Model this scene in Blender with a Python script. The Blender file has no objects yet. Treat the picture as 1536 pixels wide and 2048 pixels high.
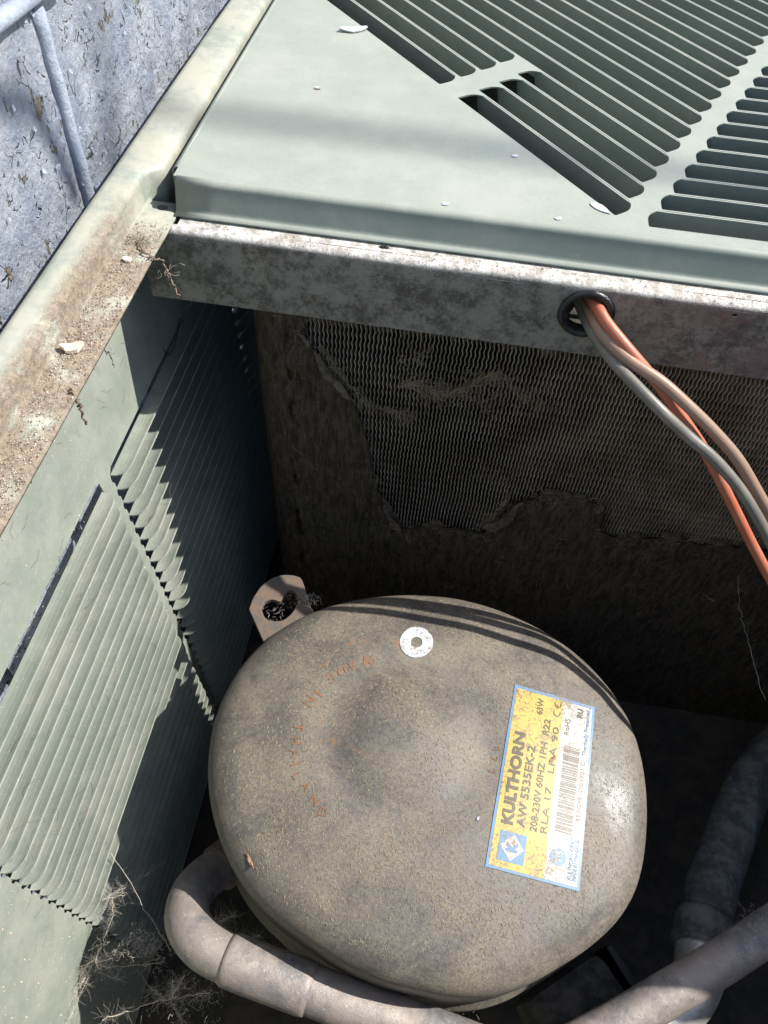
import bpy, bmesh, math, random
from mathutils import Vector, Matrix, noise
from mathutils.geometry import tessellate_polygon
from math import radians, sin, cos, pi, sqrt, atan2
random.seed(7)
S = bpy.context.scene
COL = S.collection

# ------------------------------------------------------------------ camera
FPX = 1538.0
def nrm(v): return v.normalized()
_d1 = nrm(Vector((1, .149, -.052)))
_d2 = Vector((382, -2024, 1538)); _d2 = nrm(_d2 - _d1 * _d2.dot(_d1))
_dn = nrm(_d1.cross(_d2))
if _dn.z < 0: _dn = -_dn
ROWS = (_d1, _d2, -_dn)                       # world X, Y, Z written in camera axes (right, down, forward)
LIP = .62
CAM = Vector((0, 0, LIP + .278))
cd = bpy.data.cameras.new('camera'); cam = bpy.data.objects.new('camera', cd); COL.objects.link(cam)
cd.sensor_fit = 'VERTICAL'; cd.sensor_height = 36; cd.lens = FPX / 2048 * 36
cd.clip_start = .01; cd.clip_end = 400
right = Vector([r.x for r in ROWS]); down = Vector([r.y for r in ROWS]); fwd = Vector([r.z for r in ROWS])
m = Matrix((right, -down, -fwd)).transposed().to_4x4(); m.translation = CAM
cam.matrix_world = m
S.camera = cam
# measured directions: a point of the photograph put on a real plane of the cabinet
def ray(x, y): return right * (x - 768) + down * (y - 1024) + fwd * FPX
def onz(x, y, z): r = ray(x, y); return CAM + r * ((z - CAM.z) / r.z)
def ony(x, y, Y): r = ray(x, y); return CAM + r * ((Y - CAM.y) / r.y)
KD = 1.173                                   # everything that hangs low was measured at a mean depth KD times the first estimate
def dz(z): return CAM.z - (CAM.z - z) * KD
def low(x, y, z): return onz(x, y, dz(z))
def onx(x, y, X): r = ray(x, y); return CAM + r * ((X - CAM.x) / r.x)

# ------------------------------------------------------------------ light
SUN = Vector((.90, .25, 1.0))
ELEV = math.atan2(SUN.z, math.hypot(SUN.x, SUN.y)); ROT = math.atan2(SUN.x, SUN.y)
w = bpy.data.worlds.new("World"); S.world = w; w.use_nodes = True
nt = w.node_tree; bg = nt.nodes['Background']
sky = nt.nodes.new('ShaderNodeTexSky'); sky.sky_type = 'NISHITA'; sky.sun_disc = False
sky.sun_elevation = ELEV; sky.sun_rotation = ROT
nt.links.new(sky.outputs[0], bg.inputs[0]); bg.inputs[1].default_value = .115
sl = bpy.data.lights.new('sun', 'SUN'); sl.energy = 5.0; sl.angle = radians(.53); sl.color = (1, .955, .88)
so = bpy.data.objects.new('sun', sl); COL.objects.link(so)
so.rotation_euler = SUN.to_track_quat('Z', 'Y').to_euler(); so.location = (3, 1.5, 4)
S.view_settings.view_transform = 'Standard'; S.view_settings.look = 'None'; S.view_settings.gamma = 1
S.view_settings.exposure = 0.68
S.cycles.max_bounces = 6

# ------------------------------------------------------------------ object helpers
def tag(o, label=None, cat=None, group=None, kind=None):
    if label: o['label'] = label
    if cat: o['category'] = cat
    if group: o['group'] = group
    if kind: o['kind'] = kind
    return o
def empty(name, loc=(0, 0, 0)):
    o = bpy.data.objects.new(name, None); o.location = loc; o.empty_display_size = .02
    COL.objects.link(o); return o
def mesh_obj(name, verts, faces, mat, parent=None, smooth=False, solid=0, bevel=0):
    me = bpy.data.meshes.new(name); me.from_pydata([tuple(v) for v in verts], [], faces); me.validate(); me.update()
    if smooth is True: me.shade_smooth()
    o = bpy.data.objects.new(name, me); COL.objects.link(o)
    if mat: me.materials.append(mat)
    if solid:
        s = o.modifiers.new('solid', 'SOLIDIFY'); s.thickness = solid; s.offset = 0
    if bevel:
        b = o.modifiers.new('bevel', 'BEVEL'); b.width = bevel; b.segments = 2; b.limit_method = 'ANGLE'
    adopt(o, parent)
    return o
def adopt(o, parent):
    if parent is not None:
        o.parent = parent
        o.matrix_parent_inverse = Matrix.Translation(-wloc(parent))
def wloc(o):
    v = Vector(o.location)
    return v
class MB:
    def __init__(s): s.v = []; s.f = []
    def add(s, vs, fs):
        n = len(s.v); s.v += [Vector(v) for v in vs]; s.f += [tuple(i + n for i in f) for f in fs]
    def box(s, a, b):
        x0, y0, z0 = a; x1, y1, z1 = b
        s.add([(x0,y0,z0),(x1,y0,z0),(x1,y1,z0),(x0,y1,z0),(x0,y0,z1),(x1,y0,z1),(x1,y1,z1),(x0,y1,z1)],
              [(0,3,2,1),(4,5,6,7),(0,1,5,4),(1,2,6,5),(2,3,7,6),(3,0,4,7)])
    def grid(s, rows, close=False):
        n = len(s.v); R = len(rows); C = len(rows[0])
        for r in rows: s.v += [Vector(p) for p in r]
        for i in range(R - 1):
            for j in range(C if close else C - 1):
                k = (j + 1) % C
                s.f.append((n + i*C + j, n + i*C + k, n + (i+1)*C + k, n + (i+1)*C + j))
    def tube(s, pts, rad, seg=12, cap=True):
        pts = [Vector(p) for p in pts]; rr = rad if isinstance(rad, (list, tuple)) else [rad] * len(pts)
        T = [nrm(pts[min(i+1, len(pts)-1)] - pts[max(i-1, 0)]) for i in range(len(pts))]
        N = T[0].orthogonal().normalized(); rows = []
        for i, p in enumerate(pts):
            if i:
                q = T[i-1].rotation_difference(T[i]); N = q @ N
            N = nrm(N - T[i] * N.dot(T[i])); B = T[i].cross(N)
            rows.append([p + (N * cos(2*pi*k/seg) + B * sin(2*pi*k/seg)) * rr[i] for k in range(seg)])
        n = len(s.v); s.grid(rows, close=True)
        if cap:
            s.f.append(tuple(n + k for k in reversed(range(seg))))
            e = n + (len(pts) - 1) * seg; s.f.append(tuple(e + k for k in range(seg)))
    def build(s, name, mat, parent=None, **k): return mesh_obj(name, s.v, s.f, mat, parent, **k)
def spline(pts, n=10):
    P = [Vector(p) for p in pts]; P = [P[0] * 2 - P[1]] + P + [P[-1] * 2 - P[-2]]; out = []
    for i in range(1, len(P) - 2):
        a, b, c, d = P[i-1:i+3]
        for k in range(n):
            t = k / n
            out.append(.5 * ((2*b) + (c-a)*t + (2*a-5*b+4*c-d)*t*t + (3*b-a-3*c+d)*t**3))
    out.append(P[-2]); return out
def plate(outer, holes, fmap, thick, mb=None):
    """flat sheet with real holes: 2-D loops, mapped to space by fmap(u, v, depth)"""
    mb = mb or MB(); loops = [outer] + holes
    flat = [p for l in loops for p in l]; N = len(flat)
    tris = tessellate_polygon([[Vector((p[0], p[1], 0)) for p in l] for l in loops])
    n = len(mb.v)
    mb.v += [Vector(fmap(p[0], p[1], 0)) for p in flat] + [Vector(fmap(p[0], p[1], thick)) for p in flat]
    for t in tris:
        mb.f.append(tuple(n + i for i in t)); mb.f.append(tuple(n + N + i for i in reversed(t)))
    k = n
    for l in loops:
        L = len(l)
        for i in range(L):
            j = (i + 1) % L; mb.f.append((k+i, k+j, k+N+j, k+N+i))
        k += L
    return mb
def recalc(o):
    bm = bmesh.new(); bm.from_mesh(o.data); bmesh.ops.recalc_face_normals(bm, faces=bm.faces); bm.to_mesh(o.data); bm.free()
def circle(cx, cy, rx, ry=None, n=20):
    ry = ry or rx
    return [(cx + rx*cos(2*pi*i/n), cy + ry*sin(2*pi*i/n)) for i in range(n)]

# ------------------------------------------------------------------ material helpers
class Mat:
    def __init__(s, name):
        s.m = bpy.data.materials.new(name); s.m.use_nodes = True; s.nt = s.m.node_tree
        s.b = s.nt.nodes['Principled BSDF']; s.pos = s.nt.nodes.new('ShaderNodeNewGeometry')
    def n(s, t, **k):
        x = s.nt.nodes.new(t)
        for a, b in k.items(): setattr(x, a, b)
        return x
    def l(s, a, b): s.nt.links.new(a, b)
    def put(s, sock, v):
        if hasattr(v, 'links') or hasattr(v, 'is_linked'): s.l(v, sock)
        elif isinstance(v, (tuple, list)) and sock.type == 'RGBA': sock.default_value = (*v[:3], 1)
        else: sock.default_value = v
    def scaled(s, sc):
        if isinstance(sc, (int, float)): return s.pos.outputs['Position'], sc
        mp = s.n('ShaderNodeMapping'); s.l(s.pos.outputs['Position'], mp.inputs[0]); mp.inputs['Scale'].default_value = sc
        return mp.outputs[0], 1
    def noise(s, sc, det=4, rough=.6, dist=0):
        v, k = s.scaled(sc); x = s.n('ShaderNodeTexNoise'); s.l(v, x.inputs['Vector'])
        x.inputs['Scale'].default_value = k; x.inputs['Detail'].default_value = det
        x.inputs['Roughness'].default_value = rough; x.inputs['Distortion'].default_value = dist
        return x.outputs['Fac']
    def voro(s, sc, feat='F1', out='Distance'):
        v, k = s.scaled(sc); x = s.n('ShaderNodeTexVoronoi', feature=feat); s.l(v, x.inputs['Vector']); x.inputs['Scale'].default_value = k
        return x.outputs[out]
    def ramp(s, f, a, b, lo=0., hi=1.):
        x = s.n('ShaderNodeMapRange', interpolation_type='SMOOTHSTEP'); s.put(x.inputs[0], f)
        x.inputs[1].default_value = a; x.inputs[2].default_value = b; x.inputs[3].default_value = lo; x.inputs[4].default_value = hi
        return x.outputs[0]
    def math(s, op, a, b=0.):
        x = s.n('ShaderNodeMath', operation=op); s.put(x.inputs[0], a); s.put(x.inputs[1], b); return x.outputs[0]
    def mix(s, f, a, b):
        x = s.n('ShaderNodeMix', data_type='RGBA'); s.put(x.inputs[0], f); s.put(x.inputs[6], a); s.put(x.inputs[7], b); return x.outputs[2]
    def xyz(s):
        x = s.n('ShaderNodeSeparateXYZ'); s.l(s.pos.outputs['Position'], x.inputs[0]); return x.outputs
    def nz(s):
        x = s.n('ShaderNodeSeparateXYZ'); s.l(s.pos.outputs['Normal'], x.inputs[0]); return x.outputs
    def done(s, color, rough=.6, metal=0., bump=None, bd=.001, bs=1., spec=.5, coat=0.):
        s.put(s.b.inputs['Base Color'], color); s.put(s.b.inputs['Roughness'], rough); s.put(s.b.inputs['Metallic'], metal)
        s.b.inputs['Specular IOR Level'].default_value = spec; s.b.inputs['Coat Weight'].default_value = coat
        if bump is not None:
            x = s.n('ShaderNodeBump'); x.inputs['Strength'].default_value = bs; x.inputs['Distance'].default_value = bd
            s.l(bump, x.inputs['Height']); s.l(x.outputs[0], s.b.inputs['Normal'])
        return s.m

SAGE = (.238, .268, .228)
def sage(name, dusty=0., rail=False, base=None):
    q = Mat(name); SAGE = base or (.238, .268, .228)
    c = q.mix(q.ramp(q.noise(6, 5, .6), .35, .65), SAGE, tuple(x * .9 for x in SAGE))
    if base: c = q.mix(q.math('MULTIPLY', q.ramp(q.nz()[2], .35, .9), q.ramp(q.noise(30, 6, .7), .2, .6, .72, .95)), c, (.30, .325, .285))   # dusty upper face painted lighter, so blades and skirt stay shaded dark
    c = q.mix(q.ramp(q.noise(900, 2, .5), .3, .7, 0, .18), c, (.16, .185, .165))
    c = q.mix(q.math('MULTIPLY', q.ramp(q.noise(13, 7, .78), .40, .66, 0, .75), q.ramp(q.nz()[2], .1, .8, .25 if base else .8, 1.)), c, (.355, .36, .315))         # chalky bloom, weakened on steep cover faces as painted shade
    c = q.mix(q.ramp(q.noise(70, 5, .75), .62, .75, 0, .5 + dusty), c, (.30, .27, .21))  # dried dust
    c = q.mix(q.ramp(q.voro(260), .0, .16, .75, 0), c, (.50, .50, .45)) if dusty else c  # paint specks
    h = q.math('ADD', q.noise(5, 2), q.math('MULTIPLY', q.noise(700, 3), .02))
    if rail:
        y = q.xyz(); f = q.ramp(q.math('ADD', y[1], q.math('MULTIPLY', q.noise(40, 5, .7), .05)), .445, .385)
        f = q.math('MULTIPLY', f, q.ramp(y[0], -.2095, -.2005))
        f = q.math('MULTIPLY', f, q.ramp(q.noise(45, 6, .7), .30, .52))
        c = q.mix(q.math('MULTIPLY', q.ramp(q.noise(30, 6, .75), .36, .6), .75), c, (.40, .385, .31))
        d = q.mix(q.ramp(q.noise(260, 6, .8), .35, .65), (.36, .29, .215), (.19, .15, .115))
        d = q.mix(q.ramp(q.voro(420), .0, .22, .9, 0), d, (.60, .50, .40))
        c = q.mix(f, c, d)
        h = q.math('ADD', h, q.math('MULTIPLY', q.math('MULTIPLY', q.noise(330, 5, .8), f), 1.1))
        return q.done(c, .55, bump=h, bd=.004, bs=.7)
    return q.done(c, .5, bump=h, bd=.004, bs=.5)
M_cover = sage('sage_paint_cover', base=(.178, .222, .186)); M_side = sage('sage_paint_side', .1); M_rail = sage('sage_paint_rail', .2, True)

q = Mat('galvanised_steel')
g = q.math('ADD', q.math('MULTIPLY', q.noise(38, 8, .8), .6), q.math('MULTIPLY', q.noise(170, 6, .85), .4))
c = q.mix(q.ramp(g, .42, .56), (.115, .108, .094), (.31, .295, .262))
c = q.mix(q.ramp(q.noise(230, 5, .7), .55, .75, 0, .6), c, (.38, .38, .37))
c = q.mix(q.math('MULTIPLY', q.ramp(q.xyz()[0], .09, .16), q.ramp(q.noise(30, 6, .7), .40, .6, 0, .7)), c, (.24, .155, .14))  # rusty tint at the right, painting in the orange wires' reflection
up = q.ramp(q.nz()[2], .2, .75)
t = q.mix(q.ramp(q.noise(130, 6, .8), .4, .62), (.40, .365, .32), (.72, .71, .69))  # tan dust plus white glare painted on the upward faces
c = q.mix(q.math('MULTIPLY', up, q.ramp(q.noise(60, 6, .7), .25, .45)), c, t)
h = q.noise(380, 6, .8)
M_galv = q.done(c, q.ramp(q.noise(90, 4), .3, .7, .38, .62), q.ramp(q.nz()[2], .2, .75, .55, .25), bump=h, bd=.0012, bs=.8)

q = Mat('dusty_black_enamel')     # compressor shell
X, Y, Z = q.xyz()[0:3]
dx = q.math('ADD', X, .0115); dy = q.math('ADD', Y, -.2229)
rr = q.math('SQRT', q.math('ADD', q.math('MULTIPLY', dx, dx), q.math('MULTIPLY', dy, dy)))
base = q.mix(q.ramp(q.noise(300, 4), .3, .7), (.072, .066, .060), (.115, .106, .096))
d1 = q.ramp(q.math('ADD', q.math('MULTIPLY', q.noise(28, 6, .7, .5), .6), q.math('MULTIPLY', q.noise(420, 6, .85), .45)), .40, .66)
dust = q.mix(q.ramp(q.noise(700, 4, .8), .35, .65), (.125, .107, .082), (.245, .208, .158))
c = q.mix(q.math('MULTIPLY', d1, .93), base, dust)
ring = q.math('MULTIPLY', q.ramp(rr, .0393, .0434), q.ramp(rr, .0557, .0504))
ring = q.math('MULTIPLY', ring, q.ramp(X, .004, -.006))
c = q.mix(q.math('MULTIPLY', ring, q.ramp(q.noise(110, 6, .75), .53, .64, 0, .65)), c, (.26, .115, .05))
rust = q.ramp(q.noise(55, 7, .75), .63, .74, 0, .6)
c = q.mix(rust, c, (.20, .11, .055))
h = q.math('ADD', q.noise(900, 5, .8), q.math('MULTIPLY', d1, .6))
wx = q.math('ADD', X, -.158); wy = q.math('ADD', Y, -.182)
wr = q.math('SQRT', q.math('ADD', q.math('MULTIPLY', q.math('MULTIPLY', wx, wx), 2.2), q.math('MULTIPLY', wy, wy)))
sheen_spot = q.math('MULTIPLY', q.ramp(q.math('ADD', wr, q.math('MULTIPLY', q.noise(60, 5, .8), .02)), .045, .018), q.ramp(q.noise(380, 4, .8), .30, .55, 1, .55))  # greyer, smoother spot painted where the sun's highlight falls
c = q.mix(q.math('MULTIPLY', sheen_spot, .8), c, (.10, .098, .095))
ro = q.math('SUBTRACT', q.ramp(d1, 0, 1, .44, .66), q.math('MULTIPLY', sheen_spot, .24))
M_shell = q.done(c, ro, 0, bump=h, bd=.00030, bs=.6, spec=.6)

def plain(name, a, b, sc=60, rough=.6, metal=0., bd=.0006, bsc=400, spec=.5):
    q = Mat(name); c = q.mix(q.ramp(q.noise(sc, 6, .7), .38, .62), a, b)
    return q.done(c, rough, metal, bump=q.noise(bsc, 5, .7), bd=bd, bs=.7, spec=spec)
M_lug = plain('rusty_lug_steel', (.095, .085, .075), (.15, .10, .07), 120, .6)
M_dark = plain('black_dusty_plastic', (.007, .007, .007), (.014, .013, .012), 30, .5)
M_rubber = plain('grommet_plastic', (.012, .012, .013), (.02, .02, .02), 90, .18)
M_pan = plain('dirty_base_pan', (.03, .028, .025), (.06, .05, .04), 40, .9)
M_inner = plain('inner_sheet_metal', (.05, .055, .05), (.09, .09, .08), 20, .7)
M_web = plain('old_cobweb', (.50, .45, .38), (.65, .6, .52), 90, .9)
M_webdark = plain('grey_cobweb', (.18, .135, .085), (.30, .24, .16), 90, .9)
M_clip = plain('dry_grass', (.40, .33, .22), (.27, .215, .14), 300, .9)
M_clipd = plain('dark_chaff', (.07, .055, .04), (.12, .09, .06), 300, .9)
M_grit = plain('sand_grit', (.40, .31, .23), (.62, .54, .44), 500, .9)
M_gritd = plain('dark_soil', (.10, .075, .055), (.20, .14, .10), 500, .95)
M_root = plain('dry_root', (.12, .08, .06), (.25, .18, .13), 300, .9)
M_flake = plain('white_paint_flake', (.40, .42, .46), (.55, .57, .60), 200, .6)
M_chip = plain('tan_mortar_chip', (.62, .48, .36), (.75, .64, .52), 300, .9)
M_leaf = plain('dead_leaf', (.22, .10, .06), (.35, .2, .12), 200, .8)

q = Mat('dusty_copper')
c = q.mix(q.ramp(q.noise(35, 6, .7, .4), .36, .60), (.15, .145, .15), (.29, .25, .225))
c = q.mix(q.ramp(q.noise(130, 5, .75), .5, .7, 0, .7), c, (.38, .33, .29))
c = q.mix(q.ramp(q.noise(60, 5, .7), .68, .73, 0, .6), c, (.22, .42, .40))
c = q.mix(q.ramp(q.voro(170), 0, .16, .7, 0), c, (.55, .52, .48))
M_pipe = q.done(c, q.ramp(q.noise(50, 4), .35, .65, .38, .75), .25, bump=q.noise(600, 5, .8), bd=.0005, bs=.8)
q = Mat('dark_hose')
c = q.mix(q.ramp(q.noise(60, 6, .7), .4, .65), (.055, .056, .058), (.15, .145, .14))
c = q.mix(q.ramp(q.noise(90, 6, .75), .58, .66, 0, .7), c, (.12, .24, .25))
M_hose = q.done(c, .7, 0, bump=q.noise(300, 5, .8), bd=.0008)
M_bright = plain('bare_tube_bend', (.42, .41, .40), (.55, .53, .50), 60, .32, .5)

def wire_mat(name, col, dust):
    q = Mat(name); c = q.mix(q.ramp(q.noise(50, 5, .7), .35, .7, .0, .8), col, dust)
    return q.done(c, .42, 0, bump=q.noise(500, 3), bd=.0002, bs=.5)
M_worange = wire_mat('orange_insulation', (.44, .12, .065), (.40, .19, .125))
M_wbeige = wire_mat('beige_insulation', (.29, .17, .115), (.26, .195, .145))
M_wgrey = wire_mat('grey_insulation', (.135, .125, .105), (.22, .20, .165))

q = Mat('coil_fin')
c = q.mix(q.ramp(q.noise(40, 5), .35, .65), (.26, .215, .16), (.42, .36, .28))
M_fin = q.done(c, .6, .2)
q = Mat('matted_dust')
c = q.mix(q.ramp(q.noise((260, 120, 60), 6, .75, .8), .35, .68), (.052, .041, .030), (.145, .118, .086))
h = q.math('ADD', q.noise((500, 300, 150), 6, .8, 1.), q.math('MULTIPLY', q.noise(40, 4), 1.5))
M_felt = q.done(c, 1, 0, bump=h, bd=.003, bs=1., spec=.1)

def speck(q, c, a=.6):
    c = q.mix(q.ramp(q.math('ADD', q.math('MULTIPLY', q.noise(520, 5, .85), .75), q.math('MULTIPLY', q.noise(60, 4), .25)), .50, .58, 0, a), c, (.17, .125, .075))
    return q.mix(q.ramp(q.noise(120, 4, .7), .5, .75, 0, .3), c, (.30, .24, .15))
def label_mat(name, col, a=.65):
    q = Mat(name); return q.done(speck(q, col, a), .45, 0)
M_yel = label_mat('label_yellow', (.50, .36, .095), .95); M_wht = label_mat('label_white', (.45, .435, .41), .9)
M_blu = label_mat('label_blue', (.12, .24, .40), .7); M_ink = label_mat('label_ink', (.10, .085, .06), .15)
M_bink = label_mat('label_blue_ink', (.09, .19, .34), .4)
M_ring = label_mat('ring_white', (.50, .53, .56), .85)
M_rustink = plain('stamped_rust', (.27, .115, .05), (.15, .11, .08), 130, .9)

# ------------------------------------------------------------------ side panel frame of reference
D3 = nrm(ray(797, 2195)); D3.y = 0; D3 = nrm(D3)            # down along the slightly splayed panel
PN = Vector((-D3.z, 0, D3.x))                               # into the cabinet
PX = -.2200; PZ = .5563
def P(y, wd, n=0.): return Vector((PX, y, PZ)) + D3 * wd + PN * n

cab = empty('condenser_cabinet', (0, .3, 0))
tag(cab, 'sage green louvred metal cabinet of an air conditioner with its near top open', 'cabinet')

# ---- louvre blade: one curved tongue with rounded corners
def blade(length, width, f, R=.0095, ns=7, nt=3, th=.0007):
    """f(s, t) -> point; s along the blade, t 0..1 from root to free edge"""
    ss = [R * (1 - cos(pi/2 * i/(ns-1))) for i in range(ns)]
    ss = ss + [length * k / 6 for k in range(1, 6)] + [length - x for x in reversed(ss)]
    rows = []
    for s_ in ss:
        e = min(s_, length - s_); k = sqrt(max(0, 1 - ((R - e)/R)**2)) if e < R else 1
        rows.append([f(s_, max(k, .02) * t / (nt-1)) for t in range(nt)])
    return rows
def blade_mesh(name, rows, mat, th):
    mb = MB(); mb.grid(rows); o = mesh_obj(name, mb.v, mb.f, mat, None)
    # real sheet thickness baked in (shared mesh data between copies)
    bm = bmesh.new(); bm.from_mesh(o.data); bmesh.ops.recalc_face_normals(bm, faces=bm.faces)
    g = bmesh.ops.solidify(bm, geom=bm.faces[:], thickness=th); bm.to_mesh(o.data); bm.free()
    me = o.data; bpy.data.objects.remove(o); return me
def inst(name, me, loc, parent, rot=None):
    o = bpy.data.objects.new(name, me); COL.objects.link(o); o.location = loc
    if rot is not None: o.rotation_euler = rot
    adopt(o, parent); return o

W0, PITCH, NROW = .0737, .01514, 27
COLS = [(.0682, .2919), (.3066, .5623), (.5684, .786)]
def ends(a, b, up):
    """opening outline with a small notch for every blade end"""
    L = [(a + .004, W0 - up), (b - .004, W0 - up), (b + .0004, W0 - up + .003)]
    for i in range(NROW):
        w_ = W0 + PITCH * i
        e_ = .0012 if a < .3 else -.0003
        if a > .3: L += [(b - .0065, w_ + .0018), (b - .0065, w_ + .0138)]; continue
        L += [(b + e_, w_ + .0018), (b + e_, w_ + .0060), (b - .0006, w_ + .0074), (b - .0006, w_ + .0138)]
    bottom = W0 + PITCH * NROW
    L += [(b, bottom), (a, bottom)]
    for i in reversed(range(NROW)):
        w_ = W0 + PITCH * i
        e_ = .0012 if a < .5 else -.0006
        if a > .5: L += [(a + .0065, w_ + .0138), (a + .0065, w_ + .0018)]; continue
        L += [(a + .0006, w_ + .0138), (a + .0006, w_ + .0074), (a - e_, w_ + .0060), (a - e_, w_ + .0018)]
    L += [(a - .0004, W0 - up + .004)]
    return L
holes = [ends(a, b, .0120 if k == 0 else .0055) for k, (a, b) in enumerate(COLS)]
pm = plate([(-.25, -.020), (1.25, -.020), (1.25, .52), (-.25, .52)], holes, lambda y, w_, d: P(y, w_, -d), .0009)
side = pm.build('side_panel', M_side, cab); recalc(side)
for k, (a, b) in enumerate(COLS):
    L = b - a
    def f(s_, t):
        n_ = -.0004 + .0128 * t; wd = .0014 * t - .0036 * t * t
        return PN * n_ + D3 * wd + Vector((0, s_, 0))
    me = blade_mesh('louver', blade(L, .01, f, R=.0115, nt=5), M_side, .0011)
    for i in range(NROW):
        j = random.uniform(-.00025, .00025)
        inst('louver', me, P(a, W0 + PITCH * i) + PN * j, side, None)

# ---- top rail (rim): lip, step wall, top, outer skirt
prof = [(-.1792, .6188), (-.1790, .6203), (-.1996, .6203), (-.2008, .6208), (-.2014, .6222), (-.2012, .6350), (-.2018, .6372), (-.2034, .6384),
        (-.2150, .6398), (-.2180, .6393), (-.2192, .6375), (-.2196, .600), (-.2196, .57)]
# the lip stops at the cover; the step wall and the top carry on
rows1 = [[(x, y, z) for (x, z) in prof] for y in [-.2 + i * .02 for i in range(32)]]
mb = MB()
def wob(p):
    x, y, z = p
    dz = .0006 * noise.noise(Vector((0, y * 14, 3))) if z > .63 else .0003 * noise.noise(Vector((x * 30, y * 25, 1)))
    return (x + .0004 * noise.noise(Vector((7, y * 12, 0))), y, z + dz)
YE = .4235
ysn = [-.2 + (YE + .2) * i / 40 for i in range(41)]; ysf = [YE + k for k in (.002, .004, .006, .008, .010, .012, .014)] + [YE + .014 + (1.2 - YE) * i / 50 for i in range(1, 51)]
mb = MB(); mb.grid([[wob((x, y, z)) for (x, z) in prof] for y in ysn])
far = [(-.1925, .600), (-.1925, .6205), (-.1925, .6322), (-.1932, .6352), (-.1962, .6372)] + prof[7:]
nP = len(prof); last = len(mb.v) - nP; prev = [last + k for k in range(2, nP)]
for y in ysf:
    k_ = min(1, (y - YE) / .014); k_ = k_ * k_ * (3 - 2 * k_)
    base = len(mb.v)
    mb.v += [Vector(wob((a[0] + (b[0] - a[0]) * k_, y, a[1] + (b[1] - a[1]) * k_))) for a, b in zip(prof[2:], far)]
    cur = [base + k for k in range(nP - 2)]
    for k in range(nP - 3): mb.f.append((prev[k], prev[k+1], cur[k+1], cur[k]))
    prev = cur
rail = mb.build('top_rail', M_rail, cab, smooth=True, solid=.0010)
# closed dark disc painting the screw hole's darkness on the lip
mb = MB(); c0 = onz(325, 415, .6211)
mb.grid([[c0 + Vector((cos(a) * r_, sin(a) * r_ * .7, z)) for a in [2*pi*i/16 for i in range(16)]] for r_, z in ((.0034, .0000), (.0031, .0003), (.0027, .0002), (.0001, .0001))], close=True)
mb.build('screw_hole', M_dark, rail)

# ---- cross beam (galvanised channel) with real holes
YB = .398; ZT = .6195; ZB = .5672
gx, gz = .0805, .5985
mb = plate([(-.200, ZB), (.60, ZB), (.60, ZT - .0055), (-.200, ZT - .0055)],
      [circle(gx, gz, .0150, .0150, 28), circle(.166, .611, .0021, .0014, 10)],
      lambda x, z, d: (x, YB + d, z), .0016)
# rounded front edge and top flange
arc = [(YB + .0055 - .0055 * cos(t), ZT - .0055 + .0055 * sin(t)) for t in [pi/2 * i/5 for i in range(6)]]
xs = [-.200 + .8 * i / 60 for i in range(61)]
def bw(x, y, z): return (x, y + .0004 * noise.noise(Vector((x * 20, 0, 0))), z + .0007 * noise.noise(Vector((x * 9, y * 20, 5))) * (1 if z > .617 else 0))
mb2 = MB(); mb2.grid([[bw(x, y, z) for (y, z) in arc] for x in xs])
beam = mb.build('cross_beam', M_galv, cab); recalc(beam)
b2 = mb2.build('cross_beam_edge', M_galv, beam, smooth=True); recalc(b2)
b2.name = 'rolled_edge'
mb = plate([(-.176, .4035), (.60, .4035), (.60, .440), (-.176, .440)],
      [circle(-.048, .4078, .0034, .0017, 12), [(-.1735, .4165), (-.1655, .4165), (-.1655, .4245), (-.1735, .4245)]],
      lambda x, y, d: (x, y, ZT - d), .0014)
b3 = mb.build('top_flange', M_galv, beam); recalc(b3)
mb = MB(); mb.box((-.2, YB + .0002, ZB - .0008), (.6, YB + .010, ZB + .0006)); mb.build('bottom_lip', M_galv, beam)

# grommet in the beam
gro = empty('cable_grommet', (gx, YB, gz)); gro.parent = cab; gro.matrix_parent_inverse = Matrix.Translation(-Vector(cab.location))
rows = []
for r_, y in ((.0128, .006), (.0126, -.0005), (.0134, -.0022), (.0150, -.0028), (.0166, -.0022), (.0174, -.0006), (.0172, .0)):
    rows.append([(gx + r_*cos(2*pi*i/40), YB + y, gz + r_*sin(2*pi*i/40)) for i in range(40)])
COL.objects.unlink(gro); bpy.data.objects.remove(gro)
mb = MB(); mb.grid(rows, close=True)
gr = mb.build('cable_grommet', M_rubber, cab, smooth=True)
tag(gr, 'glossy black grommet ring in the galvanised beam')
mb = MB(); mb.add([(gx - .016, .4085, gz - .012), (gx - .001, .4085, gz - .012), (gx - .001, .4085, gz - .006), (gx - .010, .4085, gz - .006)], [(0, 1, 2, 3)])

# ---- top cover with slots and hanging louvre blades
ZC = .6395; GK = (CAM.z - ZC) / (CAM.z - .6430); YC = .4130 * GK          # GK: first estimate of the cover height corrected
yc0 = YC + .0050
sl_holes = []; blades = []
def slot(p0, u, nrm_, L, wdt, rnear=.0012, rfar=.0115, cap0=True):
    """slot from p0 along u (length L); nrm_ points to its far side; far corners rounded wide"""
    out = []
    def pt(a, b): return (p0[0] + u[0]*a + nrm_[0]*b, p0[1] + u[1]*a + nrm_[1]*b)
    out += [pt(rnear*.6, 0), pt(L - rnear, 0), pt(L - rnear*.3, rnear*.35), pt(L, rnear)]
    for i in range(7):
        t = pi/2 * i/6; out.append(pt(L - rfar + rfar*cos(t), wdt - rfar + rfar*sin(t)))
    for i in range(7):
        t = pi/2 * i/6; out.append(pt(rfar - rfar*sin(t), wdt - rfar + rfar*cos(t)))
    out += [pt(0, rnear)]
    return out
def mk(p0, u, nn, L, skew=0.):
    wdt = SP - BAR
    sl_holes.append(slot(p0, u, nn, L, wdt)); blades.append((p0, u, nn, L, wdt))
SP, BAR = .0203, .0012
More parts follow.
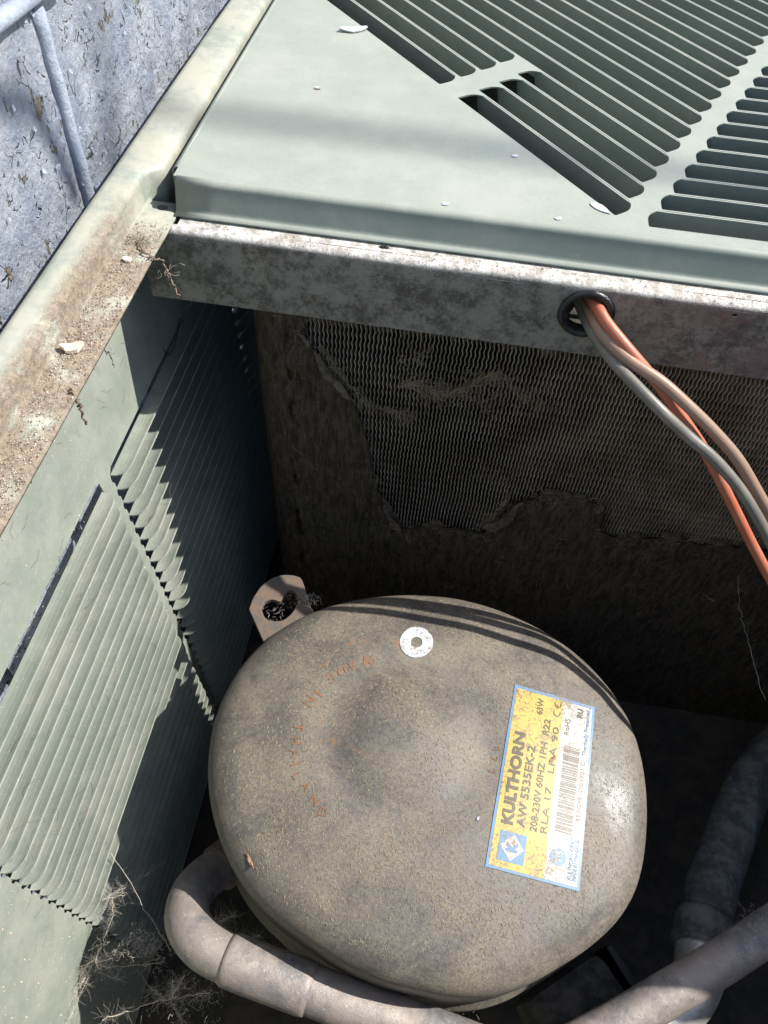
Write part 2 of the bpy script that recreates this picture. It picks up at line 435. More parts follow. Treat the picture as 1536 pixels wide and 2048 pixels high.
E0 = Vector((.0869, .4352)) * GK; ES = Vector((.00915, .02078)) * GK
a2 = radians(130.6); u2 = Vector((-cos(a2), -sin(a2)))       # slot direction, pointing down-right
n2 = Vector((cos(radians(40.6)), sin(radians(40.6))))
SPITCH = ES.dot(n2)
SP = SPITCH
st2 = [v * GK for v in (Vector((-.0222, .5575)), Vector((-.0092, .5725)), Vector((.0050, .589)), Vector((.0190, .607)))]
en1 = [v * GK for v in (Vector((-.0348, .5757)), Vector((-.0217, .5903)), Vector((-.0073, .6056)), Vector((.0074, .623)))]
for i in range(24):
    e = E0 + ES * i
    if i < 4:
        L = (e - st2[i]).dot(u2); p = e - u2 * L; mk(p, u2, n2, L)
        off = (en1[i] - e).dot(n2)
        p = e + u2 * ((en1[i] - e).dot(u2)) - u2 * (.20 + .012 * i); mk(p, u2, n2, .20 + .012 * i)
    else:
        L = min(.34 + .01 * i, .46); p = e - u2 * L; mk(p, u2, n2, L)
SP = .0205 * GK
for j in range(18):
    p = Vector((.1064 + .0090 * j, .4280 + .0205 * j)) * GK; mk(p, Vector((1, 0)), Vector((0, 1)), .48 - .018 * j if j < 15 else .2)
outer = [(-.1815, yc0), (.78, yc0), (.78, 1.25), (-.1815, 1.25)]
cm = plate(outer, sl_holes, lambda x, y, d: (x, y, ZC - d), .0011)
cover = cm.build('top_cover', M_cover, cab); recalc(cover)
for (p0, u, nn, L, wdt) in blades:
    R = .0095
    def f(s_, t):
        dn = -.0180 * t; near = wdt - .0002 - .0008 * t * t
        return Vector((u[0]*s_ + nn[0]*near, u[1]*s_ + nn[1]*near, dn))
    me = blade_mesh('louver', blade(L, .014, f, R=.0160), M_cover, .0012)
    inst('louver', me, Vector((p0[0], p0[1], ZC - .0002)), cover)
# rounded front edge, skirt and small foot flange
pr = [(YC + .005 - .0042*sin(t), ZC - .0042 + .0042*cos(t)) for t in [pi/2*i/6 for i in range(7)]] + [(YC - .0010, .631), (YC - .0032, .6240), (YC - .0040, .6224), (YC - .0052, .6214), (.4098, .6212)]
mb = MB(); xs = [-.1795 + .96 * i / 40 for i in range(41)]
mb.grid([[(x, y, z) for (y, z) in pr] for x in xs])
fs = mb.build('front_skirt', M_cover, cover, smooth=True, solid=.001)
prl = [(-.1815 - .004*sin(t), ZC - .004 + .004*cos(t)) for t in [pi/2*i/5 for i in range(6)]] + [(-.1855, .6225)]
mb = MB(); mb.grid([[(x, y, z) for (x, z) in prl] for y in [yc0 + .01 + .8 * i / 10 for i in range(11)]])
mb.build('side_skirt', M_cover, cover, smooth=True, solid=.001)

# ---- rest of the box
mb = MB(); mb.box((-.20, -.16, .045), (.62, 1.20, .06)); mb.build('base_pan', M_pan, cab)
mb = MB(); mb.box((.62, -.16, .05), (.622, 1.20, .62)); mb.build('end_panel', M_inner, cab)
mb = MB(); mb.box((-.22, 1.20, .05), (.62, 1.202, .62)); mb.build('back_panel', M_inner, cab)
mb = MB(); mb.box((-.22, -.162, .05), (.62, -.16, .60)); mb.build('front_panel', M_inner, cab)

mb = MB(); mb.box((.42, .15, .28), (.52, .40, .617)); mb.build('hose_shade_box', M_inner, cab, bevel=.003)  # unseen box added to keep the sun off the hose
# ------------------------------------------------------------------ condenser coil
coil = empty('condenser_coil', (0, .42, .06))
tag(coil, 'dusty finned condenser coil hanging below the galvanised beam', 'coil')
YF = .409
mb = MB(); xi = -.120
while xi < .34:
    ph = .0
    zz = []; z = .566
    pts = []
    k = 0
    zlow = .16
    bend = random.uniform(-1, 1)
    while z > zlow:
        zz.append(z); z -= .0014
    n = len(zz)
    fr, fr2, bk, bk2 = [], [], [], []
    for z in zz:
        wv = .00048 * sin(2*pi*z/.0082 + .6 * noise.noise(Vector((xi*25, 0, z*25)))) + .0012 * noise.noise(Vector((xi * 30, 3, z * 30)))
        top = max(0, (z - .548) / .018); wv += bend * .0016 * top * top
        xx = xi + wv
        fr.append((xx - .00026, YF, z)); fr2.append((xx + .00026, YF, z)); bk.append((xx, YF + .014, z))
    base = len(mb.v)
    mb.v += [Vector(p) for p in fr + fr2 + bk]
    for i in range(n - 1):
        mb.f.append((base+i, base+i+1, base+n+i+1, base+n+i))
        mb.f.append((base+n+i, base+n+i+1, base+2*n+i+1, base+2*n+i))
    xi += .00295
o = mb.build('fins', M_fin, coil, smooth=False); tag(o, 'wavy thin vertical aluminium fins', kind='stuff')
mb = MB(); mb.box((-.13, YF + .016, .06), (.60, YF + .040, .566)); mb.build('coil_core', M_pan, coil)
mb = MB()
for i in range(14):
    z = .55 - i * .034
    mb.tube([(-.12, YF + .0145, z), (.60, YF + .0145, z)], .0035, 8)
mb.build('coil_tubes', M_dark, coil)
# felt of dust: corner wrap on the left and the ragged lower apron
edge = [(600, 600), (622, 680), (655, 728), (700, 772), (722, 815), (738, 880), (748, 940), (770, 1000), (806, 1045), (870, 1040), (935, 1050), (968, 1056), (1000, 1018),
        (1040, 988), (1100, 975), (1160, 985), (1215, 1000), (1180, 1022), (1190, 1045), (1240, 1066), (1330, 1062), (1420, 1076), (1536, 1086), (1800, 1110)]
E3 = [ony(x, y, YF) for x, y in edge]
def felt_y(x, z):
    b = .0040 + .0016 * noise.noise(Vector((x * 40, 0, z * 40))) + .0008 * noise.noise(Vector((x * 160, 5, z * 160)))
    return YF - b
def bound(x):      # lowest z of the open fins at this x
    best = None
    for a, b in zip(E3, E3[1:]):
        if min(a.x, b.x) <= x <= max(a.x, b.x) and abs(a.x - b.x) > 1e-6:
            t = (x - a.x) / (b.x - a.x); z = a.z + (b.z - a.z) * t
            best = z if best is None else max(best, z)
    return best if best is not None else (.7 if x < E3[0].x else E3[-1].z)
mb = MB(); NX, NZ = 150, 70
rows = []
for i in range(NX + 1):
    x = -.112 + .712 * i / NX
    top = min(bound(x), .572) - .0012 * abs(noise.noise(Vector((x*90, 1, 1)))) + .0015 * noise.noise(Vector((x * 300, 9, 1)))
    r = []
    for j in range(NZ + 1):
        t = j / NZ; z = top + (.06 - top) * t ** 1.3
        y = felt_y(x, z)
        k_ = noise.noise(Vector((x * 55, 4, 2)))
        if j == 0: y += .0036 if k_ < 0 else -.0030 - .006 * k_
        if j == 1: y -= .0014 + max(0, k_) * .004
        r.append((x, y, z))
    rows.append(r)
# rounded left corner going back
cor = []
for i in range(12):
    t = pi/2 * (1 - i / 11)
    r = []
    for j in range(NZ + 1):
        z = .572 + (.06 - .572) * (j / NZ) ** 1.3
        x = -.112 - .030 * sin(t); y0 = felt_y(x, z) + .030 * (1 - cos(t)) * 1.0
        r.append((x + .0012 * noise.noise(Vector((x*80, 2, z*60))), y0, z))
    cor.append(r)
back = [[(p[0] - .0005, p[1] + .25, p[2]) for p in cor[0]]]
mb.grid(back + cor + rows)
fe = mb.build('dust_felt', M_felt, coil, smooth=True); tag(fe, 'brown matted dust over the left and lower part of the coil', kind='stuff')
# torn flaps curling off the felt and a rag of web across the fins
mb = MB()
for pts_ in ([(628,690),(668,742),(712,800),(690,790),(650,745)], [(772,985),(800,1046),(806,1072),(784,1052),(768,1010)], [(1046,992),(1010,1022),(962,1052),(985,1060),(1022,1042)],
             [(600,662),(622,676),(616,690)], [(1190,1003),(1216,998),(1200,1020),(1184,1026)]):
    P3 = [ony(x, y, YF - .0045) for x, y in pts_]; c_ = sum(P3, Vector()) / len(P3)
    ring_ = []
    for a_, b_ in zip(P3, P3[1:] + P3[:1]):
        for t_ in (0, .33, .66):
            p_ = a_.lerp(b_, t_); p_ += Vector((random.gauss(0, .0008), -.002 - .005 * random.random() * (1 if p_.z > c_.z else .3), random.gauss(0, .0008))); ring_.append(p_)
    mb.add(ring_ + [c_ + Vector((0, -.0015, 0))], [(i_, (i_ + 1) % len(ring_), len(ring_)) for i_ in range(len(ring_))])
M_rag = plain('pale_lint_rag', (.075, .058, .04), (.15, .12, .085), 200, 1., bd=.002)
tag(mb.build('lint_flap', M_rag, coil), 'torn flaps of matted lint curling off the coil', kind='stuff')
# loose hairs and curled rags of lint on the coil
def hair(mb, p, L, r=.00012, curl=1., bias=Vector((0, 0, 0)), seg=7, ydamp=1.):
    d = nrm(Vector((random.gauss(0, 1), random.gauss(0, 1) * ydamp, random.gauss(0, 1))) + bias); pts = [Vector(p)]
    for _ in range(seg):
        d = nrm(d + Vector((random.gauss(0, 1), random.gauss(0, 1) * ydamp, random.gauss(0, 1))) * .35 * curl + bias * .15)
        pts.append(pts[-1] + d * L / seg)
    mb.tube(pts, r, 3, cap=False)
mb = MB()
for _ in range(900):
    x = random.uniform(-.125, .25); b = min(bound(x), .565)
    if random.random() < .55: z = b - abs(random.gauss(0, .006))
    else: z = random.uniform(.25, b)
    hair(mb, (x, felt_y(x, z) - .0006, z), random.uniform(.004, .016), .00011, 1.2, ydamp=.25)
for cx, cy, n, sx, sz in ((870, 790, 150, .012, .007), (830, 720, 60, .008, .012), (1010, 800, 70, .014, .010), (930, 790, 60, .015, .004), (980, 760, 70, .012, .003), (1000, 960, 30, .03, .004), (1060, 800, 50, .01, .008), (815, 835, 60, .004, .005), (1200, 940, 40, .02, .006)):
    c0 = ony(cx, cy, YF - .003)
    for _ in range(n):
        hair(mb, (c0.x + random.gauss(0, sx), c0.y + random.uniform(-.001, .002), c0.z + random.gauss(0, sz)), random.uniform(.004, .012), .00012, 1.8, ydamp=.25)
for _ in range(1500):
    x = random.uniform(-.10, .34); hair(mb, (x, YF - random.uniform(0, .003), .5625 + random.gauss(0, .0022)), random.uniform(.003, .010), .00013, 1.4, ydamp=.3)
for seg_ in ([(800,770),(835,768),(870,782),(895,788)], [(892,790),(925,775),(960,762),(1000,742)], [(640,690),(680,745),(740,810),(800,822)], [(1020,990),(990,1030),(962,1052)]):
    sp_ = spline([ony(x, y, YF - .003) for x, y in seg_], 10)
    for _ in range(130):
        i_ = random.randrange(len(sp_) - 3); hair(mb, sp_[i_] + Vector((random.gauss(0, .0008), random.uniform(-.002, .001), random.gauss(0, .0013))), random.uniform(.004, .012), .00014, .8, bias=nrm(sp_[i_+2] - sp_[i_]) * 1.6, ydamp=.2)
o = mb.build('lint', M_webdark, coil); tag(o, 'loose grey lint and hair caught on the fins', kind='stuff')

# ------------------------------------------------------------------ compressor
comp = empty('compressor', (.026, .159, .06))
tag(comp, 'dark dusty dome-topped compressor with a yellow and white rating label', 'compressor')
OUT = [(415,1560),(417,1500),(425,1450),(450,1385),(490,1320),(540,1272),(600,1235),(680,1206),(760,1193),(850,1191),(940,1203),(1030,1234),(1110,1276),(1180,1332),(1235,1397),(1268,1460),(1287,1530),
       (1295,1600),(1294,1670),(1287,1730),(1272,1785),(1240,1838),(1190,1886),(1120,1933),(1050,1972),(1000,1988),(930,1993),(850,1982),(760,1960),(690,1930),(620,1885),(550,1835),(500,1786),(460,1728),(430,1650)]
ZS = dz(.4375); CX, CY = .0265 * KD, .1620 * KD
pol = sorted([(atan2(p.y - CY, p.x - CX), math.hypot(p.x - CX, p.y - CY)) for p in (onz(x, y, ZS) for x, y in OUT)])
def Rth(t):
    t = (t + pi) % (2*pi) - pi; n = len(pol)
    for i in range(n):
        a = pol[i]; b = pol[(i+1) % n]; a0 = a[0]; b0 = b[0]
        if b0 < a0: b0 += 2*pi
        for tt in (t, t + 2*pi):
            if a0 <= tt <= b0: return a[1] + (b[1] - a[1]) * (tt - a0) / (b0 - a0)
    return pol[0][1]
NT = 144
RR = [Rth(-pi + 2*pi*i/NT) for i in range(NT)]
for _ in range(1): RR = [(RR[i-1] + 2*RR[i] + RR[(i+1) % NT]) / 4 for i in range(NT)]
def Rs(t):
    f_ = ((t + pi) % (2*pi)) / (2*pi) * NT; i = int(f_); k = f_ - i; return RR[i % NT] * (1-k) + RR[(i+1) % NT] * k
def zprof(s):
    s = min(max(s, 0), 1)
    e = 1 - (1 - sqrt(max(0, 1 - ((s - .86)/.14)**2))) if s > .86 else 1     # shoulder
    return dz(.4345) + .0105 * KD * e + .0195 * KD * (1 - s**2)
BUMP = low(812, 1478, .455)
def surf(x, y):
    dx_, dy_ = x - CX, y - CY; r_ = math.hypot(dx_, dy_); s = r_ / Rs(atan2(dy_, dx_))
    z = zprof(s)
    q_ = math.hypot(x - BUMP.x, y - BUMP.y) / .034                        # raised boss inside a shallow pressed ring
    z += .0042 * math.exp(-(q_ * 1.05)**2) - .0030 * math.exp(-((q_ - 1.55) * 2.4)**2)
    return z
def onsurf(px, py, lift=0.):
    z = dz(.452)
    for _ in range(25):
        p = onz(px, py, z); z = surf(p.x, p.y) + lift
    return onz(px, py, z)
mb = MB(); rows = []
SS = [.004, .05, .1, .15, .2, .25, .3, .35, .4, .45, .5, .55, .6, .65, .7, .75, .8, .84, .87, .90, .92, .94, .955, .97, .98, .99, .997, 1.0]
for s in SS:
    r = []
    for i in range(NT):
        t = -pi + 2*pi*i/NT; x = CX + RR[i]*s*cos(t); y = CY + RR[i]*s*sin(t); r.append((x, y, surf(x, y)))
    rows.append(r)
for k, z_ in ((1.0, .425), (.997, .405), (.992, .385), (.990, .372), (1.012, .370), (1.016, .364), (1.012, .357), (.975, .355), (.97, .33), (.96, .25), (.92, .16), (.80, .10), (.6, .08)):
    z = max(dz(z_), .065)
    rows.append([(CX + RR[i]*k*cos(-pi + 2*pi*i/NT), CY + RR[i]*k*sin(-pi + 2*pi*i/NT), z) for i in range(NT)])
mb.grid(rows, close=True); mb.f.append(tuple(range(NT)))
shell = mb.build('shell', M_shell, comp, smooth=True); recalc(shell)
# lifting lug: tilted plate with a keyhole
lz = dz(.432)
lo = [(527,1283),(498,1218),(508,1193),(530,1165),(562,1150),(596,1153),(607,1168),(622,1215),(640,1240),(600,1270),(560,1290)]
lh = [(523,1218),(530,1204),(545,1199),(560,1203),(567,1192),(575,1182),(587,1182),(595,1196),(592,1212),(582,1228),(566,1240),(546,1242),(530,1235)]
A0_ = onz(500, 1200, lz)
c0 = onz(560, 1290, lz)
def lugmap(x, y, d):
    p = onz(x, y, lz + .004 * (1290 - y) / 140.); return (p.x, p.y, p.z - d)
lo2 = spline([(x, y, 0) for x, y in lo[1:8]], 3); lo2 = [lo[0]] + [(p.x, p.y) for p in lo2] + lo[8:]
lh2 = [(p.x, p.y) for p in spline([(x, y, 0) for x, y in lh + [lh[0]]], 3)][:-1]
lg = plate(lo2, [lh2], lugmap, .0045); lug = lg.build('lifting_lug', M_lug, comp, bevel=.0005); recalc(lug)

# rating label laid on the dome
BRp, TRp, BLp, TLp = (Vector(q_) for q_ in ((1158, 1783), (1190, 1415), (970, 1733), (1030, 1369)))
def lab(u, v, lift=0.):
    u /= 370; v /= 195
    q_ = BRp*((1-u)*(1-v)) + TRp*(u*(1-v)) + BLp*((1-u)*v) + TLp*(u*v)
    p = onsurf(q_.x, q_.y, 0); p.z += lift; return p
def lquad(name, u0, v0, u1, v1, mat, lift, parent, nu=None):
    nu = nu or max(1, int(abs(u1 - u0) / 12)); nv = max(1, int(abs(v1 - v0) / 12))
    mb = MB(); mb.grid([[lab(u0 + (u1-u0)*i/nu, v0 + (v1-v0)*j/nv, lift) for j in range(nv + 1)] for i in range(nu + 1)])
    return mb.build(name, mat, parent)
label = lquad('rating_label', 0, 0, 370, 195, M_blu, .00045, comp)
tag(label, 'yellow and white rating label with blue border')
lquad('yellow_field', 6, 75, 364, 189, M_yel, .00060, label)
lquad('white_field', 6, 6, 364, 75, M_wht, .00060, label)
def polyL(name, pts, mat, lift, parent):
    t = tessellate_polygon([[Vector((p[0], p[1], 0)) for p in pts]])
    mb = MB(); mb.add([lab(p[0], p[1], lift) for p in pts], [tuple(f) for f in t]); return mb.build(name, mat, parent)
lquad('logo_square', 20, 119, 80, 175, M_blu, .00075, label)
polyL('logo_diamond', [(50, 121.5), (77.5, 147), (50, 172.5), (22.5, 147)], M_wht, .00090, label)
polyL('approval_mark', circle(56, 50, 17, 17, 24), M_blu, .00075, label)
def text_mesh(body, bold=0., shear=0.):
    cu = bpy.data.curves.new('t', 'FONT'); cu.body = body; cu.resolution_u = 3; cu.offset = bold; cu.shear = shear
    o = bpy.data.objects.new('t', cu); COL.objects.link(o)
    dg = bpy.context.evaluated_depsgraph_get(); me = bpy.data.meshes.new_from_object(o.evaluated_get(dg))
    bpy.data.objects.remove(o)
    bm = bmesh.new(); bm.from_mesh(me); bmesh.ops.triangulate(bm, faces=bm.faces[:])
    vs = [v.co.copy() for v in bm.verts]; fs = [tuple(v.index for v in f.verts) for f in bm.faces]; bm.free()
    return vs, fs
def text_on(name, body, u0, u1, v0, h, mat, parent, lift=.0009, bold=0., shear=0.):
    vs, fs = text_mesh(body, bold, shear)
    x0 = min(v.x for v in vs); x1 = max(v.x for v in vs)
    kx = (u1 - u0) / (x1 - x0); ky = h / .70
    return mesh_obj(name, [lab(u0 + (v.x - x0)*kx, v0 + v.y*ky, lift) for v in vs], fs, mat, parent)
text_on('maker_lettering', 'KULTHORN', 94, 280, 153.5, 23, M_ink, label, bold=.045)
text_on('model_lettering', 'AW 5535EK-2', 95, 260, 127, 17, M_ink, label, bold=.022)
text_on('model_lettering', '63W', 325, 356, 122, 14, M_ink, label, bold=.012)
text_on('rating_lettering', '208-230V 60HZ 1PH  R22', 93, 320, 100.5, 14.5, M_ink, label, bold=.016)
text_on('rating_lettering', 'RLA 17   LRA 90', 95, 309, 79, 14, M_ink, label, bold=.008)
text_on('logo_letter', 'K', 41, 62, 137, 20, M_blu, label, lift=.00105, bold=.07)
text_on('mark_letters', 'TIS', 44, 68, 43, 14, M_wht, label, lift=.0009, bold=.03)
text_on('barcode_number', '69W24B1200V707 C', 137, 256, 11.5, 9, M_ink, label, bold=.004)
text_on('standard_lettering', 'RoHS', 300, 332, 55, 12, M_ink, label)
text_on('protection_lettering', 'Thermally Protected', 268, 359, 11.5, 8.5, M_bink, label, bold=.02)
text_on('component_mark', 'RU', 340, 358, 28, 12, M_ink, label, bold=.05)
text_on('maker_address', 'KULTHORN KIRBY', 17, 101, 18.5, 8, M_bink, label, bold=.025)
text_on('maker_address', 'MADE IN THAILAND', 17, 101, 8.5, 8, M_bink, label, bold=.025)
# CE mark drawn as two arcs
def arcL(name, cu, cv, r, t0, t1, wdt, mat, lift, parent):
    mb = MB(); n = 14
    mb.grid([[lab(cu + rr_*cos(t), cv + rr_*sin(t), lift) for rr_ in (r - wdt/2, r + wdt/2)] for t in [t0 + (t1-t0)*i/n for i in range(n+1)]])
    return mb.build(name, mat, parent)
arcL('conformity_mark', 338, 88, 7.5, radians(70), radians(290), 2.0, M_ink, .0009, label)
arcL('conformity_mark', 355, 88, 7.5, radians(70), radians(290), 2.0, M_ink, .0009, label)
lquad('conformity_mark', 348, 87, 354, 89, M_ink, .00092, label)
mb = MB(); u = 106.
while u < 279:
    wd = random.choice((1.0, 1.0, 1.9, 2.8))
    q4 = [lab(u, 26, .0009), lab(u + wd, 26, .0009), lab(u + wd, 62, .0009), lab(u, 62, .0009)]
    mb.add(q4, [(0, 1, 2, 3)]); u += wd + random.choice((1.1, 1.1, 1.9, 2.6))
mb.build('barcode', M_ink, label)
# ring sticker
mb = MB(); n = 40
def ringp(r_, t, lift):
    p = onsurf(833 + r_*1.0*cos(t), 1285 + r_*.92*sin(t)); p.z += lift; return p
rows = [[ringp(r_ * (1 + (.02 * noise.noise(Vector((i*.7, r_, 0))))), 2*pi*i/n, .0005) for i in range(n)] for r_ in (11.5, 17, 25, 33.5)]
mb.grid(rows, close=True); rg = mb.build('ring_sticker', M_ring, comp); tag(rg, 'small white ring sticker')
# stamped lettering MADE IN THAILAND round an arc
chars = [('M',737,1322),('A',705,1332),('D',684,1343),('E',663,1357),('I',637,1387),('N',618,1402),('T',598,1455),('H',592,1481),('A',590,1506),('I',592,1528),('L',594,1552),('A',612,1572),('N',630,1602),('D',646,1624)]
acx, acy = 738, 1472
for ch, x, y in chars:
    vs, fs = text_mesh(ch, .012); xm = (min(v.x for v in vs) + max(v.x for v in vs)) / 2
    up_ = Vector((acx - x, acy - y)).normalized(); rt = Vector((-up_.y, up_.x)); h_ = random.uniform(25, 30)
    pts = []
    for v in vs:
        q_ = Vector((x, y)) + rt * ((v.x - xm) * h_) + up_ * ((v.y - .35) * h_); p = onsurf(q_.x, q_.y); p.z += .00035; pts.append(p)
    mesh_obj('stamped_letter', pts, fs, M_rustink, comp)
for k, (x, y) in enumerate(((993, 1500), (988, 1520), (983, 1545))):
    vs, fs = text_mesh('477'[k], 0)
    mesh_obj('stamped_letter', [onsurf(x + v.y * 22 - 8, y - v.x * 22 * -1 - 8) + Vector((0, 0, .0003)) for v in vs], fs, M_rustink, comp)
# terminal cover, lower right, and its bracket
tb = [low(1040, 2000, .345), low(1200, 1890, .345), low(1300, 2040, .345), low(1180, 2160, .345)]
mb = MB(); mb.add(tb + [p - Vector((0, 0, .06)) for p in tb], [(0, 1, 2, 3), (4, 7, 6, 5), (0, 4, 5, 1), (1, 5, 6, 2), (2, 6, 7, 3), (3, 7, 4, 0)])
mb.build('terminal_cover', plain('dusty_fitting_plastic', (.022, .021, .02), (.075, .07, .062), 70, .8), comp, bevel=.012)
tb = [low(1212, 1893, .340), low(1222, 1886, .340), low(1285, 1975, .340), low(1272, 1990, .340)]
mb = MB(); mb.add(tb + [p - Vector((0, 0, .05)) for p in tb], [(0, 1, 2, 3), (4, 7, 6, 5), (0, 4, 5, 1), (1, 5, 6, 2), (2, 6, 7, 3), (3, 7, 4, 0)])
mb.build('cover_clip', M_dark, comp, bevel=.0008)

# ------------------------------------------------------------------ tubes and hoses
def path(pp, n=8): return spline([low(x, y, z) for x, y, z in pp], n)
def tube_thing(name, label, cat, pp, r, mat, seg=24, n=8):
    mb = MB(); pts = path(pp, n); rr_ = r if isinstance(r, (int, float)) else [r[0] + (r[1]-r[0])*i/(len(pts)-1) for i in range(len(pts))]
    mb.tube(pts, rr_, seg); o = mb.build(name, mat, None, smooth=True); tag(o, label, cat); return o, pts
root = empty('discharge_tube', low(560, 1950, .40))
tag(root, 'thick dusty copper tube bending round at the lower left of the compressor', 'tube')
pp = [(500,1700,.352),(455,1728,.358),(415,1752,.368),(383,1790,.385),(375,1840,.397),(402,1885,.402),(450,1915,.403),(520,1942,.403),(600,1970,.402),(700,2010,.400),(820,2052,.397),(950,2100,.393),(1100,2160,.39)]
mb = MB(); mb.tube(path(pp, 8), 0.0150, 28); mb.build('tube', M_pipe, root, smooth=True)
pts = path([(452,1916,.403),(500,1935,.403),(560,1957,.4025),(622,1980,.402)], 6)
mb = MB(); mb.tube(pts, [0.0151] + [0.0164]*(len(pts)-2) + [0.0154], 28); mb.build('coupling', M_pipe, root, smooth=True)
mb = MB(); mb.tube(path([(470,1712,.357),(452,1726,.3595),(437,1738,.362)], 4), 0.0176, 20); mb.build('brazed_collar', M_lug, root, smooth=True)
o, _ = tube_thing('suction_tube', 'greyish dusty tube crossing the lower right corner diagonally', 'tube',
     [(1800,1690,.43),(1660,1780,.425),(1536,1862,.42),(1440,1925,.415),(1340,1985,.41),(1240,2045,.405),(1120,2110,.40),(1000,2180,.39)], 0.0131, M_pipe)
hose = empty('insulated_hose', low(1400, 1850, .34))
tag(hose, 'dark hose with bluish crust coming down at the right to a bare bend', 'hose')
mb = MB(); pts = path([(1640,1420,.30),(1560,1490,.315),(1500,1570,.33),(1460,1670,.342),(1425,1770,.352),(1408,1850,.358),(1402,1905,.362)], 8)
mb.tube(pts, [0.0194 + .0012 * noise.noise(Vector((i*.35, 0, 0))) for i in range(len(pts))], 24); mb.build('hose', M_hose, hose, smooth=True)
mb = MB(); mb.tube(path([(1412,1838,.357),(1405,1880,.360),(1401,1900,.362)], 4), [.0215,.0223,.0220,.0225,.0218,.0223,.0219,.0223,.0217][:9], 24); mb.build('wrapped_joint', M_hose, hose, smooth=True)
mb = MB(); mb.tube(path([(1402,1900,.362),(1396,1950,.364),(1370,2000,.364),(1310,2045,.362),(1220,2090,.358),(1120,2140,.35)], 8), 0.0178, 28); mb.build('bare_bend', M_bright, hose, smooth=True)

# ------------------------------------------------------------------ three wires out of the grommet
def wire(pp, r, mat, label):
    pts = spline([onz(x, y, z) if len(q_) == 3 else q_[3] for q_ in pp for (x, y, z) in [q_[:3]]], 10)
    mb = MB(); mb.tube(pts, r, 14); o = mb.build('electrical_wire', mat, None, smooth=True); return tag(o, label, 'wire')
def wp(x, y, Y): p = ony(x, y, Y); return p
def wirey(pp, r, mat, label):
    pts = spline([wp(*q_) for q_ in pp], 10); mb = MB(); mb.tube(pts, r, 14)
    return tag(mb.build('electrical_wire', mat, None, smooth=True), label, 'wire')
wirey([(1160,560,0.460),(1175,590,0.425),(1193,612,0.398),(1215,648,0.386),(1262,705,0.375),(1315,768,0.368),(1362,832,0.361),(1405,895,0.354),(1440,960,0.348),(1475,1030,0.340),(1510,1100,0.331),(1560,1190,0.316),(1630,1290,0.294),(1740,1380,0.279),(1900,1480,0.274)],
      .0036, M_worange, 'orange wire passing behind the two dull wires and lowest at the right edge')
wirey([(1165,575,0.460),(1172,605,0.425),(1186,632,0.398),(1205,668,0.384),(1255,718,0.372),(1320,762,0.364),(1372,808,0.358),(1425,860,0.353),(1475,918,0.347),(1515,985,0.339),(1560,1065,0.328),(1610,1150,0.306),(1670,1240,0.284),(1750,1320,0.269),(1900,1400,0.264)],
      .0038, M_wbeige, 'pinkish beige wire lying uppermost right of the grey one')
wirey([(1150,590,0.460),(1162,615,0.425),(1178,650,0.398),(1208,700,0.381),(1258,757,0.363),(1320,820,0.348),(1375,872,0.343),(1425,915,0.338),(1475,972,0.332),(1515,1035,0.323),(1555,1110,0.312),(1610,1200,0.290),(1680,1280,0.269),(1850,1380,0.254)],
      .0037, M_wgrey, 'dull grey wire lowest of the three where they leave the grommet')

# ------------------------------------------------------------------ wall behind
WX = -.252
wall = empty('plaster_wall', (WX, .6, 0)); tag(wall, 'blue-grey painted wall with peeling cracked paint behind the cabinet', 'wall')
q = Mat('peeling_blue_paint')
n1 = q.noise((1, 26, 20), 6, .72)
wp_ = q.n('ShaderNodeVectorMath', operation='ADD'); nn_ = q.n('ShaderNodeTexNoise'); nn_.inputs['Scale'].default_value = 90; nn_.inputs['Detail'].default_value = 5
q.l(q.pos.outputs['Position'], nn_.inputs['Vector'])
sc_ = q.n('ShaderNodeVectorMath', operation='SCALE'); q.l(nn_.outputs['Color'], sc_.inputs[0]); sc_.inputs['Scale'].default_value = .010
q.l(q.pos.outputs['Position'], wp_.inputs[0]); q.l(sc_.outputs[0], wp_.inputs[1])
def vw(scale, feat, out):
    x = q.n('ShaderNodeTexVoronoi', feature=feat); mp = q.n('ShaderNodeMapping'); mp.inputs['Scale'].default_value = scale
    q.l(wp_.outputs[0], mp.inputs[0]); q.l(mp.outputs[0], x.inputs['Vector']); x.inputs['Scale'].default_value = 1; return x.outputs[out]
pn = q.noise((1, 42, 30), 5, .7)
bare = q.ramp(pn, .625, .632); rim_ = q.math('MULTIPLY', q.ramp(pn, .612, .626), q.ramp(pn, .642, .630))
zone = q.ramp(q.noise((1, 22, 22), 4, .7), .42, .56)
cr = q.math('MULTIPLY', q.ramp(vw((1, 105, 80), 'DISTANCE_TO_EDGE', 'Distance'), .0, .045, 1, 0), q.ramp(q.noise((1, 60, 60), 3, .7), .54, .60))
cell = vw((1, 230, 190), 'F1', 'Distance')
pc = q.mix(q.ramp(n1, .35, .62), (.36, .42, .54), (.62, .67, .76))
pc = q.mix(q.ramp(q.noise(420, 5, .85), .5, .68, 0, .6), pc, (.74, .76, .80))
c = q.mix(cr, pc, (.045, .04, .04))
sand = q.mix(q.ramp(q.noise(420, 5, .8), .35, .65), (.24, .19, .14), (.48, .41, .32))
c = q.mix(bare, c, sand); c = q.mix(rim_, c, (.06, .05, .045))
h = q.math('ADD', q.math('MULTIPLY', q.noise(120, 8, .82), 1.), q.math('MULTIPLY', cell, .28))
h = q.math('ADD', h, q.math('MULTIPLY', bare, -.35))
h = q.math('SUBTRACT', h, q.math('MULTIPLY', cr, .4))
M_wall = q.done(c, .42, 0, bump=h, bd=.0085, bs=1.)
q = Mat('painted_conduit_blue')
c = q.mix(q.ramp(q.noise(50, 6, .7), .35, .65), (.27, .315, .40), (.37, .42, .50))
M_cond = q.done(c, .45, 0, bump=q.noise(180, 6, .75), bd=.0022)
